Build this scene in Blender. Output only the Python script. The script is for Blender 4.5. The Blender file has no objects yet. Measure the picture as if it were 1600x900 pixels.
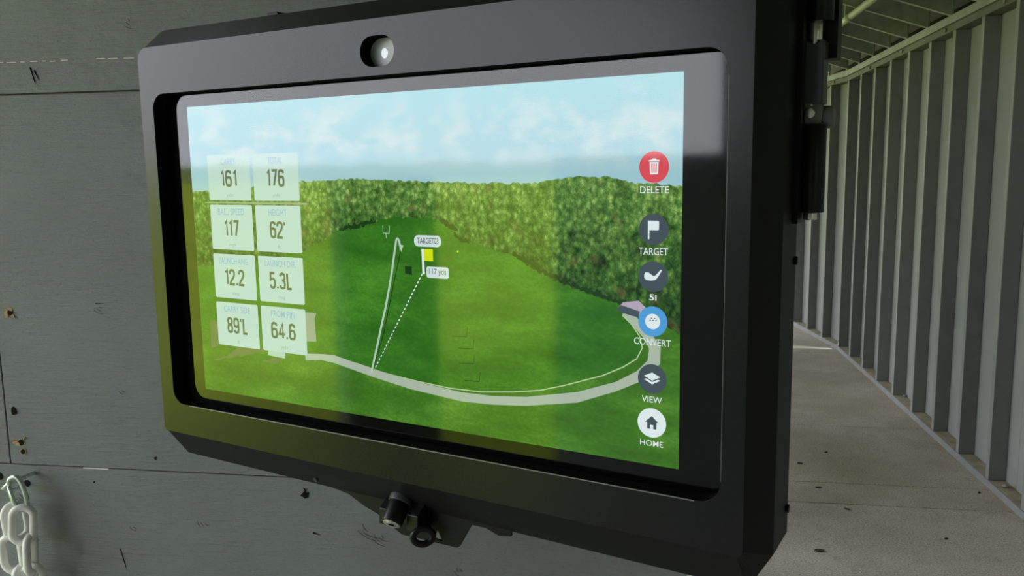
import bpy, bmesh, math, random
from mathutils import Vector, Matrix
random.seed(7)
scene = bpy.context.scene
C = scene.collection

# ------------------------------------------------------------------ camera
FPX, YAW, PITCH, ROLL = 1322.59, -0.168754, -0.140146, -0.014451
CAM_Z = 1.632
def cam_axes():
    f = Vector((math.sin(YAW)*math.cos(PITCH), math.cos(YAW)*math.cos(PITCH), math.sin(PITCH)))
    r = Vector((math.cos(YAW), -math.sin(YAW), 0)); u = r.cross(f)
    return r*math.cos(ROLL)+u*math.sin(ROLL), -r*math.sin(ROLL)+u*math.cos(ROLL), f
r_, u_, f_ = cam_axes()
cd = bpy.data.cameras.new('camera'); cam = bpy.data.objects.new('camera', cd); C.objects.link(cam)
cam.matrix_world = Matrix(((r_.x, u_.x, -f_.x, 0), (r_.y, u_.y, -f_.y, 0), (r_.z, u_.z, -f_.z, CAM_Z), (0, 0, 0, 1)))
cd.sensor_width = 36.0; cd.lens = FPX*36/1600; cd.clip_start = 0.01; cd.clip_end = 2000
scene.camera = cam

# ------------------------------------------------------------------ world, sun, exposure
w = bpy.data.worlds.new('overcast_sky'); scene.world = w; w.use_nodes = True
bg = w.node_tree.nodes['Background']
bg.inputs['Color'].default_value = (0.90, 0.94, 1.0, 1); bg.inputs['Strength'].default_value = 5.4
sd = bpy.data.lights.new('sun', 'SUN'); sd.energy = 18.0; sd.angle = math.radians(12); sd.color = (1, 0.95, 0.86)
sun = bpy.data.objects.new('sun', sd); C.objects.link(sun)
sun.rotation_euler = (math.radians(8), math.radians(38), 0); sun.location = (6, 0, 9)
scene.view_settings.view_transform = 'Standard'; scene.view_settings.look = 'None'
scene.view_settings.exposure = 0.0; scene.view_settings.gamma = 1.0
scene.view_settings.use_curve_mapping = False

# ------------------------------------------------------------------ materials
def mat(name):
    m = bpy.data.materials.new(name); m.use_nodes = True
    nt = m.node_tree; return m, nt, nt.nodes['Principled BSDF'], nt.nodes['Material Output']
def N(nt, t, **kw):
    n = nt.nodes.new(t)
    for k, v in kw.items():
        if k in n.inputs: n.inputs[k].default_value = v
        else: setattr(n, k, v)
    return n
def ramp(nt, stops, fac=None):
    n = nt.nodes.new('ShaderNodeValToRGB'); e = n.color_ramp.elements
    while len(e) < len(stops): e.new(0.5)
    for i, (p, c) in enumerate(stops): e[i].position = p; e[i].color = (*c, 1)
    if fac is not None: nt.links.new(fac, n.inputs['Fac'])
    return n
def coords(nt, scale=(1, 1, 1), kind='Object'):
    t = nt.nodes.new('ShaderNodeTexCoord'); mp = nt.nodes.new('ShaderNodeMapping')
    mp.inputs['Scale'].default_value = scale; nt.links.new(t.outputs[kind], mp.inputs['Vector'])
    return mp.outputs['Vector']
def noise(nt, vec, scale, detail=4, rough=0.55):
    n = N(nt, 'ShaderNodeTexNoise', Scale=scale, Detail=detail, Roughness=rough)
    nt.links.new(vec, n.inputs['Vector']); return n.outputs['Fac']
def mixc(nt, a, b, fac, mode='MIX'):
    n = nt.nodes.new('ShaderNodeMix'); n.data_type = 'RGBA'; n.blend_type = mode
    for s, v in ((6, a), (7, b)):
        if hasattr(v, 'is_linked') or hasattr(v, 'links'): nt.links.new(v, n.inputs[s])
        else: n.inputs[s].default_value = (*v, 1)
    if isinstance(fac, (int, float)): n.inputs[0].default_value = fac
    else: nt.links.new(fac, n.inputs[0])
    return n.outputs[2]
def bump(nt, bsdf, h, strength=0.3, dist=0.002):
    b = N(nt, 'ShaderNodeBump', Strength=strength, Distance=dist)
    nt.links.new(h, b.inputs['Height']); nt.links.new(b.outputs['Normal'], bsdf.inputs['Normal'])
def simple(name, col, rough=0.5, metal=0.0, var=0.12, nscale=40, bstr=0.0, spec=0.5):
    m, nt, b, o = mat(name); v = coords(nt); f = noise(nt, v, nscale)
    d = tuple(c*(1-var) for c in col); l = tuple(min(1, c*(1+var)) for c in col)
    r = ramp(nt, [(0.3, d), (0.7, l)], f); nt.links.new(r.outputs['Color'], b.inputs['Base Color'])
    b.inputs['Roughness'].default_value = rough; b.inputs['Metallic'].default_value = metal
    b.inputs['Specular IOR Level'].default_value = spec
    if bstr: bump(nt, b, f, bstr, 0.001)
    return m

def plywood(name, base, freq=1.0):
    m, nt, b, o = mat(name)
    v = coords(nt, (3, 3, 60), 'Object')                 # long horizontal grain
    g = noise(nt, v, 5.0*freq, 6, 0.65)
    v2 = coords(nt); big = noise(nt, v2, 3.5, 3); fine = noise(nt, v2, 420, 3, 0.7)
    c = ramp(nt, [(0.3, tuple(x*0.84 for x in base)), (0.7, tuple(x*1.12 for x in base))], big)
    dk = ramp(nt, [(0.26, (0.55, 0.55, 0.55)), (0.40, (1, 1, 1))], g)
    c2 = mixc(nt, c.outputs['Color'], dk.outputs['Color'], 0.55, 'MULTIPLY')
    sp = ramp(nt, [(0.28, (0.6, 0.6, 0.6)), (0.42, (1, 1, 1))], fine)
    c3 = mixc(nt, c2, sp.outputs['Color'], 0.5, 'MULTIPLY')
    nt.links.new(c3, b.inputs['Base Color'])
    mid = noise(nt, coords(nt, (1, 1, 2.6)), 75, 4, 0.6)
    gm_ = N(nt, 'ShaderNodeMath', operation='MULTIPLY_ADD'); nt.links.new(mid, gm_.inputs[0]); gm_.inputs[1].default_value = 0.7; nt.links.new(g, gm_.inputs[2])
    add = N(nt, 'ShaderNodeMath', operation='ADD'); nt.links.new(gm_.outputs[0], add.inputs[0])
    ml = N(nt, 'ShaderNodeMath', operation='MULTIPLY'); nt.links.new(fine, ml.inputs[0]); ml.inputs[1].default_value = 0.35
    nt.links.new(ml.outputs[0], add.inputs[1])
    bump(nt, b, add.outputs[0], 0.75, 0.0034)
    b.inputs['Roughness'].default_value = 0.55; b.inputs['Specular IOR Level'].default_value = 0.3
    return m
M = {}
M['ply'] = plywood('grey_painted_plywood', (0.228, 0.243, 0.258))
M['ply_dark'] = simple('dark_joint', (0.02, 0.015, 0.01), 0.9)
M['stud'] = simple('grey_painted_lumber', (0.20, 0.205, 0.20), 0.6, var=0.08, nscale=9, spec=0.25)
M['sheath'] = simple('grey_painted_sheathing', (0.245, 0.25, 0.245), 0.6, var=0.06, nscale=5, spec=0.25)
M['plate'] = simple('olive_brown_plate', (0.105, 0.105, 0.085), 0.7, var=0.15, nscale=9)
M['dusty'] = simple('dusty_plate', (0.31, 0.275, 0.18), 0.85, var=0.25, nscale=14)
M['galv'] = simple('galvanised_steel', (0.24, 0.25, 0.235), 0.6, 0.2, var=0.15, nscale=12)
M['joist'] = simple('galvanised_joist', (0.36, 0.37, 0.34), 0.6, 0.2, var=0.15, nscale=12)
M['edge'] = simple('edge_highlight_grey', (0.22, 0.22, 0.235), 0.45, 0.2)  # light grey standing in for the highlight on the opening edges
M['deck'] = simple('roof_deck', (0.022, 0.022, 0.02), 0.85, var=0.2, nscale=6)
M['black'] = simple('black_powder_coat', (0.010, 0.010, 0.012), 0.23, var=0.2, nscale=900, bstr=0.025, spec=0.29)
M['black_side'] = simple('black_housing_coat', (0.010, 0.010, 0.011), 0.42, var=0.2, nscale=900, bstr=0.12, spec=0.14)
M['black_matte'] = simple('black_recess', (0.004, 0.004, 0.004), 0.9, spec=0.05)
M['hinge_black'] = simple('black_hinge_paint', (0.008, 0.008, 0.009), 0.33, spec=0.28)
M['hinge_block'] = simple('slate_hinge_block', (0.045, 0.047, 0.058), 0.4)
M['steel'] = simple('brushed_steel', (0.78, 0.74, 0.65), 0.24, 0.9, var=0.1, nscale=60)
M['zinc'] = simple('zinc_plated_steel', (0.62, 0.68, 0.67), 0.38, 0.7, var=0.12, nscale=60)
M['silver'] = simple('lock_face_nickel', (0.75, 0.73, 0.68), 0.3, 0.8, var=0.08, nscale=80)
M['washer'] = simple('grey_plastic_knob', (0.17, 0.17, 0.16), 0.45)
M['white_plastic'] = simple('white_plastic', (0.90, 0.90, 0.87), 0.35, var=0.05, nscale=30)
M['lens_cover'] = simple('pale_lens_cover', (0.50, 0.51, 0.53), 0.3, var=0.03)
M['wood_raw'] = simple('torn_raw_wood', (0.42, 0.27, 0.13), 0.8, var=0.5, nscale=350)
M['hole'] = simple('hole_dark', (0.012, 0.01, 0.008), 0.95, spec=0.1)
M['chip'] = simple('bare_primer', (0.62, 0.60, 0.55), 0.8)
M['crackwood'] = simple('brown_crack_edge', (0.09, 0.055, 0.028), 0.9, var=0.4, nscale=100)
M['leaf'] = simple('dry_leaf', (0.05, 0.035, 0.02), 0.9, var=0.4, nscale=80)
M['pipe'] = simple('painted_conduit', (0.40, 0.42, 0.33), 0.5, var=0.06)
M['trim_white'] = simple('white_trim', (0.7, 0.7, 0.68), 0.5)
M['grass'] = simple('range_grass', (0.235, 0.305, 0.035), 0.95, var=0.2, nscale=0.6, spec=0.0)
M['trees'] = simple('far_trees', (0.12, 0.15, 0.05), 1.0, var=0.4, nscale=0.3, spec=0.0)

def concrete(name, a, b_, stain):
    m, nt, b, o = mat(name); v = coords(nt)
    big = noise(nt, v, 1.6, 5, 0.6); fine = noise(nt, v, 130, 3, 0.8); mid = noise(nt, v, 14, 5, 0.65)
    c = ramp(nt, [(0.32, a), (0.68, b_)], big)
    s = ramp(nt, [(0.52, (0, 0, 0)), (0.72, (1, 1, 1))], mid)
    c1 = mixc(nt, c.outputs['Color'], stain, s.outputs['Color'])
    sp = ramp(nt, [(0.34, (0.32, 0.32, 0.30)), (0.52, (1, 1, 1)), (0.72, (1.25, 1.25, 1.22))], fine)
    c2 = mixc(nt, c1, sp.outputs['Color'], 0.8, 'MULTIPLY'); nt.links.new(c2, b.inputs['Base Color'])
    b.inputs['Roughness'].default_value = 0.85; b.inputs['Specular IOR Level'].default_value = 0.25
    bump(nt, b, fine, 0.35, 0.002); return m
M['slab_brown'] = concrete('worn_brownish_concrete', (0.36, 0.305, 0.225), (0.56, 0.51, 0.42), (0.43, 0.375, 0.285))
M['slab_grey'] = concrete('speckled_grey_concrete', (0.40, 0.365, 0.30), (0.54, 0.51, 0.44), (0.39, 0.35, 0.285))

def emis(name, col, strength=1.0):
    m = bpy.data.materials.new(name); m.use_nodes = True; nt = m.node_tree; nt.nodes.clear()
    e = nt.nodes.new('ShaderNodeEmission'); e.inputs['Color'].default_value = (*col, 1); e.inputs['Strength'].default_value = strength
    o = nt.nodes.new('ShaderNodeOutputMaterial'); nt.links.new(e.outputs[0], o.inputs['Surface']); return m, nt, e
def srgb(r, g, b):
    f = lambda c: c/12.92 if c <= 0.04045 else ((c+0.055)/1.055)**2.4
    return tuple(f(x/255) for x in (r, g, b))
def lit(name, r, g, b): return emis(name, srgb(r, g, b))[0]
def m_sky():
    m, nt, e = emis('screen_sky', (1, 1, 1))
    t = nt.nodes.new('ShaderNodeTexCoord'); sep = nt.nodes.new('ShaderNodeSeparateXYZ'); nt.links.new(t.outputs['Object'], sep.inputs[0])
    mr = N(nt, 'ShaderNodeMapRange'); mr.inputs[1].default_value = 0.060; mr.inputs[2].default_value = 0.134
    nt.links.new(sep.outputs['Z'], mr.inputs[0])
    g = ramp(nt, [(0, srgb(156, 196, 206)), (0.5, srgb(150, 197, 205)), (1, srgb(150, 203, 210))], mr.outputs[0])
    v = coords(nt, (1, 1, 1.7)); n1 = noise(nt, v, 21, 6, 0.6)
    c = ramp(nt, [(0.46, (0, 0, 0)), (0.60, (0.75, 0.75, 0.75))], n1)
    band = ramp(nt, [(0.12, (0, 0, 0)), (0.42, (1, 1, 1)), (0.75, (0.9, 0.9, 0.9)), (1.0, (0.35, 0.35, 0.35))], mr.outputs[0])
    k = mixc(nt, (0, 0, 0), c.outputs['Color'], band.outputs['Color'])
    col = mixc(nt, g.outputs['Color'], srgb(196, 213, 212), k); nt.links.new(col, e.inputs['Color']); return m
def m_forest():
    m, nt, e = emis('screen_forest', (1, 1, 1)); v = coords(nt, (1, 1, 0.8))
    n0 = noise(nt, v, 60, 3)
    dis = mixc(nt, v, (0, 0, 0), 0.0)
    vo = N(nt, 'ShaderNodeTexVoronoi', Scale=230.0); vo.feature = 'F1'; nt.links.new(v, vo.inputs['Vector'])
    fine = noise(nt, v, 330, 5, 0.75)
    a = N(nt, 'ShaderNodeMath', operation='MULTIPLY_ADD'); nt.links.new(vo.outputs['Distance'], a.inputs[0]); a.inputs[1].default_value = -0.32; nt.links.new(fine, a.inputs[2])
    a2 = N(nt, 'ShaderNodeMath', operation='MULTIPLY_ADD'); nt.links.new(n0, a2.inputs[0]); a2.inputs[1].default_value = 0.5; nt.links.new(a.outputs[0], a2.inputs[2])
    t = nt.nodes.new('ShaderNodeTexCoord'); sep = nt.nodes.new('ShaderNodeSeparateXYZ'); nt.links.new(t.outputs['Object'], sep.inputs[0])
    a3 = N(nt, 'ShaderNodeMath', operation='MULTIPLY_ADD'); nt.links.new(sep.outputs['Z'], a3.inputs[0]); a3.inputs[1].default_value = 3.4; nt.links.new(a2.outputs[0], a3.inputs[2])
    r = ramp(nt, [(0.36, srgb(18, 38, 18)), (0.54, srgb(42, 80, 32)), (0.70, srgb(70, 112, 46)), (0.84, srgb(104, 146, 66)), (0.98, srgb(156, 184, 104))], a3.outputs[0])
    red = ramp(nt, [(0.62, (0, 0, 0)), (0.74, (0.5, 0.5, 0.5))], noise(nt, v, 75, 1))
    col = mixc(nt, r.outputs['Color'], srgb(112, 100, 62), red.outputs['Color'])
    nt.links.new(col, e.inputs['Color']); return m
def m_grass(name, a, b, c):
    m, nt, e = emis(name, (1, 1, 1)); v = coords(nt, (0.5, 1, 1.6)); n1 = noise(nt, v, 26, 4); n2 = noise(nt, coords(nt, (0.6, 1, 1)), 500, 3, 0.7)
    k = N(nt, 'ShaderNodeMath', operation='MULTIPLY_ADD'); nt.links.new(n2, k.inputs[0]); k.inputs[1].default_value = 0.45; nt.links.new(n1, k.inputs[2])
    r = ramp(nt, [(0.45, srgb(*a)), (0.72, srgb(*b)), (0.98, srgb(*c))], k.outputs[0]); nt.links.new(r.outputs['Color'], e.inputs['Color']); return m
S = dict(sky=m_sky(), forest=m_forest(),
    field=m_grass('screen_field', (36, 90, 22), (50, 112, 30), (76, 142, 42)),
    lawn=m_grass('screen_lawn', (46, 92, 24), (62, 116, 32), (92, 146, 50)),
    shade=lit('screen_shade', 26, 60, 24), road=lit('screen_road', 168, 184, 164), line=lit('screen_line', 172, 202, 148),
    tile=lit('screen_tile', 184, 212, 204), digit=lit('screen_digit', 84, 94, 74), cap=lit('screen_caption', 140, 178, 204), unit=lit('screen_unit', 140, 168, 160),
    white=lit('screen_white', 222, 234, 236), slate=lit('screen_slate', 66, 80, 88), red=lit('screen_red', 214, 74, 86), blue=lit('screen_blue', 78, 156, 214),
    path=lit('screen_path', 176, 206, 184), yellow=lit('screen_yellow', 206, 226, 20), pale=lit('screen_pale', 150, 160, 140), pink=lit('screen_roof', 178, 164, 184),
    dirt=lit('screen_dirt', 96, 112, 70), pill=lit('screen_pill', 204, 222, 222))

def m_glass():
    m = bpy.data.materials.new('cover_glass'); m.use_nodes = True; nt = m.node_tree; nt.nodes.clear()
    fr = N(nt, 'ShaderNodeFresnel', IOR=1.5); tr = nt.nodes.new('ShaderNodeBsdfTransparent')
    gl = nt.nodes.new('ShaderNodeBsdfGlossy'); gl.inputs['Roughness'].default_value = 0.055; gl.inputs['Color'].default_value = (1, 1, 1, 1)
    mx = nt.nodes.new('ShaderNodeMixShader'); o = nt.nodes.new('ShaderNodeOutputMaterial')
    nt.links.new(fr.outputs[0], mx.inputs[0]); nt.links.new(tr.outputs[0], mx.inputs[1]); nt.links.new(gl.outputs[0], mx.inputs[2]); nt.links.new(mx.outputs[0], o.inputs[0])
    return m
def m_clear():
    m = bpy.data.materials.new('glass_inner_face'); m.use_nodes = True; nt = m.node_tree; nt.nodes.clear()
    tr = nt.nodes.new('ShaderNodeBsdfTransparent'); o = nt.nodes.new('ShaderNodeOutputMaterial'); nt.links.new(tr.outputs[0], o.inputs[0]); return m
M['glass'] = m_glass(); M['clear'] = m_clear()

# ------------------------------------------------------------------ helpers
def obj(name, me, m, parent=None, loc=None):
    if isinstance(me, bmesh.types.BMesh):
        d = bpy.data.meshes.new(name); bmesh.ops.recalc_face_normals(me, faces=me.faces[:]); me.to_mesh(d); me.free(); me = d
    if m is not None and not me.materials: me.materials.append(m)
    o = bpy.data.objects.new(name, me); C.objects.link(o)
    if parent: o.parent = parent
    if loc: o.location = loc
    return o
def empty(name, loc, rz=0):
    o = bpy.data.objects.new(name, None); C.objects.link(o); o.location = loc; o.rotation_euler = (0, 0, rz); o.empty_display_size = 0.05; return o
def tag(o, label=None, cat=None, group=None, kind=None):
    for k, v in (('label', label), ('category', cat), ('group', group), ('kind', kind)):
        if v: o[k] = v
    return o
def smooth(o):
    for p in o.data.polygons: p.use_smooth = True
    return o
def bev(o, wd, seg=2):
    b = o.modifiers.new('edge', 'BEVEL'); b.width = wd; b.segments = seg; b.limit_method = 'ANGLE'; b.angle_limit = math.radians(40); return o
def box(lo, hi, bm=None):
    bm = bm or bmesh.new()
    vs = [bm.verts.new((x, y, z)) for z in (lo[2], hi[2]) for (x, y) in ((lo[0], lo[1]), (hi[0], lo[1]), (hi[0], hi[1]), (lo[0], hi[1]))]
    for f in ((3, 2, 1, 0), (4, 5, 6, 7), (0, 1, 5, 4), (1, 2, 6, 5), (2, 3, 7, 6), (3, 0, 4, 7)): bm.faces.new([vs[i] for i in f])
    return bm
def hexa(pts):
    bm = bmesh.new(); vs = [bm.verts.new(p) for p in pts]
    for f in ((3, 2, 1, 0), (4, 5, 6, 7), (0, 1, 5, 4), (1, 2, 6, 5), (2, 3, 7, 6), (3, 0, 4, 7)): bm.faces.new([vs[i] for i in f])
    return bm
def tube(path, r, seg=12, closed=False, caps=True):
    bm = bmesh.new(); P = [Vector(p) for p in path]; n = len(P); rings = []
    ref = None
    for i in range(n):
        a = P[(i-1) % n] if (closed or i > 0) else P[i]; b = P[(i+1) % n] if (closed or i < n-1) else P[i]
        t = (b-a).normalized()
        if ref is None: ref = t.orthogonal().normalized()
        ref = (ref - t*ref.dot(t)).normalized(); bi = t.cross(ref)
        rr = r[i] if isinstance(r, (list, tuple)) else r
        rings.append([bm.verts.new(P[i]+(ref*math.cos(2*math.pi*k/seg)+bi*math.sin(2*math.pi*k/seg))*rr) for k in range(seg)])
    for i in range(n if closed else n-1):
        A, B = rings[i], rings[(i+1) % n]
        off = 0
        if closed and i == n-1:
            off = min(range(seg), key=lambda s: (A[0].co-B[s].co).length)
        for k in range(seg):
            bm.faces.new((A[k], A[(k+1) % seg], B[(k+1+off) % seg], B[(k+off) % seg]))
    if caps and not closed:
        bm.faces.new(rings[0][::-1]); bm.faces.new(rings[-1])
    return bm
MM = 0.001
def L(u, v, n): return Vector((u*MM, -n*MM, v*MM))       # enclosure frame: u right, v up, n towards the viewer
def arc(cx, cy, r, a0, a1, k=6): return [(cx+r*math.cos(math.radians(a0+(a1-a0)*i/k)), cy+r*math.sin(math.radians(a0+(a1-a0)*i/k))) for i in range(k+1)]
def rrect(x0, y0, x1, y1, r, k=6):
    return arc(x1-r, y1-r, r, 0, 90, k)+arc(x0+r, y1-r, r, 90, 180, k)+arc(x0+r, y0+r, r, 180, 270, k)+arc(x1-r, y0+r, r, 270, 360, k)
def plate(outer, holes, n0, n1):
    """flat plate with holes between depths n0 (back) and n1 (front)"""
    bm = bmesh.new(); es = []
    for loop in [outer]+holes:
        vs = [bm.verts.new(L(u, v, n1)) for u, v in loop]
        es += [bm.edges.new((vs[i], vs[(i+1) % len(vs)])) for i in range(len(vs))]
    bmesh.ops.triangle_fill(bm, use_beauty=True, use_dissolve=False, edges=es, normal=(0, -1, 0))
    ext = bmesh.ops.extrude_face_region(bm, geom=bm.faces[:])
    vv = [g for g in ext['geom'] if isinstance(g, bmesh.types.BMVert)]
    bmesh.ops.translate(bm, verts=vv, vec=(0, (n1-n0)*MM, 0))
    return bm
def poly(pts, n):
    """one flat printed / lit shape on the display"""
    bm = bmesh.new(); vs = [bm.verts.new(L(u, v, n)) for u, v in pts]
    es = [bm.edges.new((vs[i], vs[(i+1) % len(vs)])) for i in range(len(vs))]
    bmesh.ops.triangle_fill(bm, use_beauty=True, edges=es, normal=(0, -1, 0)); return bm
def strip(pts, wd, n):
    out, inn = [], []
    for i, p in enumerate(pts):
        a = Vector(pts[max(i-1, 0)]); b = Vector(pts[min(i+1, len(pts)-1)]); t = (b-a).normalized(); q = Vector((-t.y, t.x))*wd/2
        out.append(tuple(Vector(p)+q)); inn.append(tuple(Vector(p)-q))
    bm = bmesh.new(); A = [bm.verts.new(L(*p, n)) for p in out]; B = [bm.verts.new(L(*p, n)) for p in inn]
    for i in range(len(A)-1): bm.faces.new((A[i], A[i+1], B[i+1], B[i]))
    return bm
def circ(cx, cy, r, k=40): return [(cx+r*math.cos(2*math.pi*i/k), cy+r*math.sin(2*math.pi*i/k)) for i in range(k)]
def text_mesh(body, x0, y0, x1, y1, n, weight=0.0):
    cu = bpy.data.curves.new('lettering', 'FONT'); cu.body = body; cu.offset = weight; cu.resolution_u = 4
    t = bpy.data.objects.new('lettering', cu); C.objects.link(t)
    dg = bpy.context.evaluated_depsgraph_get(); me = bpy.data.meshes.new_from_object(t.evaluated_get(dg))
    bpy.data.objects.remove(t); bpy.data.curves.remove(cu)
    xs = [v.co.x for v in me.vertices]; ys = [v.co.y for v in me.vertices]
    a, b, c, d = min(xs), max(xs), min(ys), max(ys)
    for v in me.vertices:
        v.co = L(x0+(v.co.x-a)/(b-a)*(x1-x0), y0+(v.co.y-c)/(d-c)*(y1-y0), n)
    me.materials.clear(); return me

# ------------------------------------------------------------------ the setting: floor
JX0 = -2.62
floor = tag(obj('floor', box((JX0, -6, -0.12), (2.2, 16, -0.02)), M['ply_dark']), kind='structure')
joints = [-6, -2.4, 1.2, 4.124, 4.405, 5.41, 7.6, 9.8, 12, 16]
for a, b in zip(joints[:-1], joints[1:]):
    bm = box((JX0, a+0.003, -0.02), (2.2, b-0.003, 0.0))
    bev(obj('slab', bm, M['slab_grey'] if b < 4.2 or a > 7 else M['slab_brown'], floor), 0.003, 1)

# ------------------------------------------------------------------ stud wall on the right (near run, then a run that bends left)
def wall_run(root, p0, p1, studs, H0, H1, dep=0.083):
    """p0,p1: line of the stud fronts on the floor; studs: distances along; H0,H1: plate underside height at both ends"""
    p0 = Vector(p0); p1 = Vector(p1); t = (p1-p0); Ln = t.length; t.normalize(); nrm = Vector((t.y, -t.x))   # away from the walkway
    def P(s, d, z): q = p0+t*s+nrm*d; return (q.x, q.y, z)
    def bx(s0, s1, d0, d1, z0, z1, z0b=None, z1b=None):
        z0b = z0 if z0b is None else z0b; z1b = z1 if z1b is None else z1b
        return hexa([P(s0, d0, z0), P(s0, d1, z0), P(s1, d1, z0b), P(s1, d0, z0b), P(s0, d0, z1), P(s0, d1, z1), P(s1, d1, z1b), P(s1, d0, z1b)])
    hz = lambda s: H0+(H1-H0)*s/Ln
    s = 0.0; seam = 1.219
    while s < Ln-0.01:
        e = min(s+seam, Ln)
        obj('sheathing_panel', bx(s+0.001, e-0.001, dep, dep+0.012, 0.0, hz(s)+0.12, None, hz(e)+0.12), M['sheath'], root); s = e
    obj('bottom_plate', bx(0, Ln, 0, dep-0.0005, 0, 0.038), M['stud'], root)
    obj('plate_dust', bx(0, Ln, 0.004, dep-0.001, 0.0385, 0.0395), M['dusty'], root)
    bev(obj('top_plate', bx(0, Ln, 0, dep-0.0005, H0, H0+0.04, H1, H1+0.04), M['plate'], root), 0.002, 1)
    obj('metal_track', bx(0, Ln, -0.014, dep, H0+0.041, H0+0.085, H1+0.041, H1+0.085), M['galv'], root)
    for sx in studs:
        bev(obj('stud', bx(sx-0.019, sx+0.019, random.uniform(-0.001, 0.002), dep-0.0005, 0.04, hz(sx)-0.001), M['stud'], root), 0.002, 1)
    k = 0.3
    while k < Ln:
        obj('plate_bolt', tube([P(k, -0.0005, hz(k)+0.02), P(k, -0.012, hz(k)+0.02)], 0.011, 8), M['galv'], root); k += 0.81
    return P, hz
XW = lambda y: 1.668-0.0213*(y-4.453)
ztop = lambda y: CAM_Z+0.752-0.0171*(y-4.42)
Y0, YC = -3.0, 7.70+0.03
wr = empty('wall_right', (0, 0, 0)); tag(wr, kind='structure')
ys = [4.453+0.406*k for k in range(-10, 9)]
Lr = math.hypot(XW(YC)-XW(Y0), YC-Y0); sc_ = Lr/(YC-Y0)
wall_run(wr, (XW(Y0), Y0), (XW(YC), YC), [(y-Y0)*sc_ for y in ys], ztop(Y0), ztop(YC))
wf = empty('wall_far', (0, 0, 0)); tag(wf, kind='structure')
dirf = Vector((-0.165, 1.0)).normalized(); pf0 = Vector((XW(YC), YC)); pf1 = pf0+dirf*7
wall_run(wf, pf0, pf1, [0.03+0.406*k+0.36 for k in range(16)], ztop(YC), ztop(YC)-0.02)

# ------------------------------------------------------------------ roof: purlins climbing to the open side, deck on top
SL = 0.33
ceil = empty('ceiling', (0, 0, 0)); tag(ceil, kind='structure')
XE = -2.9
def roof_z(x, y): return ztop(y)+0.10+SL*(1.63-x)
tag(obj('end_light_block', box((JX0, -3.1, 0), (1.8, -3.0, 4.0)), M['ply']), kind='structure')  # unseen end wall, added to darken the camera-facing stud sides
obj('eave_gap_shade', box((1.80, -6, 2.3), (1.83, 16, 2.75)), M['hole'], ceil)  # board added behind the joist ends, near-black colour paints the eave gaps' shade
obj('fascia_light_block', box((-2.96, -6, 2.75), (-2.90, 16, 3.95)), M['deck'], ceil)  # added out of view, lowers the open side to cut incoming light
bm = hexa([(2.1, -6, roof_z(2.1, 5)+0.14), (XE, -6, roof_z(XE, 5)+0.14), (XE, 16, roof_z(XE, 5)+0.14), (2.1, 16, roof_z(2.1, 5)+0.14),
           (2.1, -6, roof_z(2.1, 5)+0.17), (XE, -6, roof_z(XE, 5)+0.17), (XE, 16, roof_z(XE, 5)+0.17), (2.1, 16, roof_z(2.1, 5)+0.17)])
obj('roof_deck', bm, M['deck'], ceil)
def joist(y, xw):
    z = lambda x: roof_z(x, y)-0.012
    x0, x1, wd, hh, tk, fl = xw-0.01, XE+0.05, 0.0, 0.135, 0.003, 0.042
    bm = bmesh.new()
    for (ya, yb, za, zb) in ((y, y+tk, 0, hh), (y, y+fl, 0, tk), (y, y+fl, hh-tk, hh), (y+fl-tk, y+fl, 0, 0.015)):
        pts = [(x0, ya, z(x0)+za), (x1, ya, z(x1)+za), (x1, yb, z(x1)+za), (x0, yb, z(x0)+za), (x0, ya, z(x0)+zb), (x1, ya, z(x1)+zb), (x1, yb, z(x1)+zb), (x0, yb, z(x0)+zb)]
        vs = [bm.verts.new(p) for p in pts]
        for f in ((3, 2, 1, 0), (4, 5, 6, 7), (0, 1, 5, 4), (1, 2, 6, 5), (2, 3, 7, 6), (3, 0, 4, 7)): bm.faces.new([vs[i] for i in f])
    o = obj('joist', bm, M['joist'], ceil)
    clip = box((x0-0.004, y-0.006, ztop(y)+0.085), (x0+0.006, y+0.03, roof_z(x0, y)+0.11))
    obj('joist_clip', clip, M['galv'], ceil)
for k in range(-16, 9): joist(4.453+0.406*k+0.02, XW(4.453+0.406*k))
for k in range(1, 14):
    y = 7.70+0.40*k; joist(y+0.02, XW(7.7)-0.165*(y-7.7))

# conduit slung under the purlins
pc = empty('conduit', (1.185, 5.75, CAM_Z+0.907))
tag(pc, 'pale green painted conduit pipe running under the roof joists', 'pipe')
obj('pipe', tube([(0, -6, 0.0), (0, -0.03, 0), (0, 2.6, 0)], 0.021, 14), M['pipe'], pc)
obj('coupling', tube([(0, -0.05, 0), (0, 0.03, 0)], 0.029, 14), M['galv'], pc)
for o in pc.children: smooth(o)
obj('hanger_strap', box((-0.03, -0.012, 0.0), (-0.022, 0.012, 0.09)), M['galv'], pc)

# ------------------------------------------------------------------ outside: range grass and far trees (seen only as reflections)
gr = tag(obj('ground', box((-400, -300, -0.5), (300, 300, -0.125)), M['grass']), kind='structure')
bm = bmesh.new(); prev = None; x = 0
for i in range(121):
    y = -300+5*i; h = 2.6+random.uniform(-0.5, 0.5)
    cur = [bm.verts.new((-150, y, -0.2)), bm.verts.new((-152, y, h)), bm.verts.new((-158, y, h+0.5)), bm.verts.new((-160, y, -0.2))]
    if prev:
        for j in range(3): bm.faces.new((prev[j], cur[j], cur[j+1], prev[j+1]))
    prev = cur
tag(obj('tree_line', bm, M['trees']), 'dark far row of trees along the edge of the range', 'trees', kind='stuff')

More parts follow.
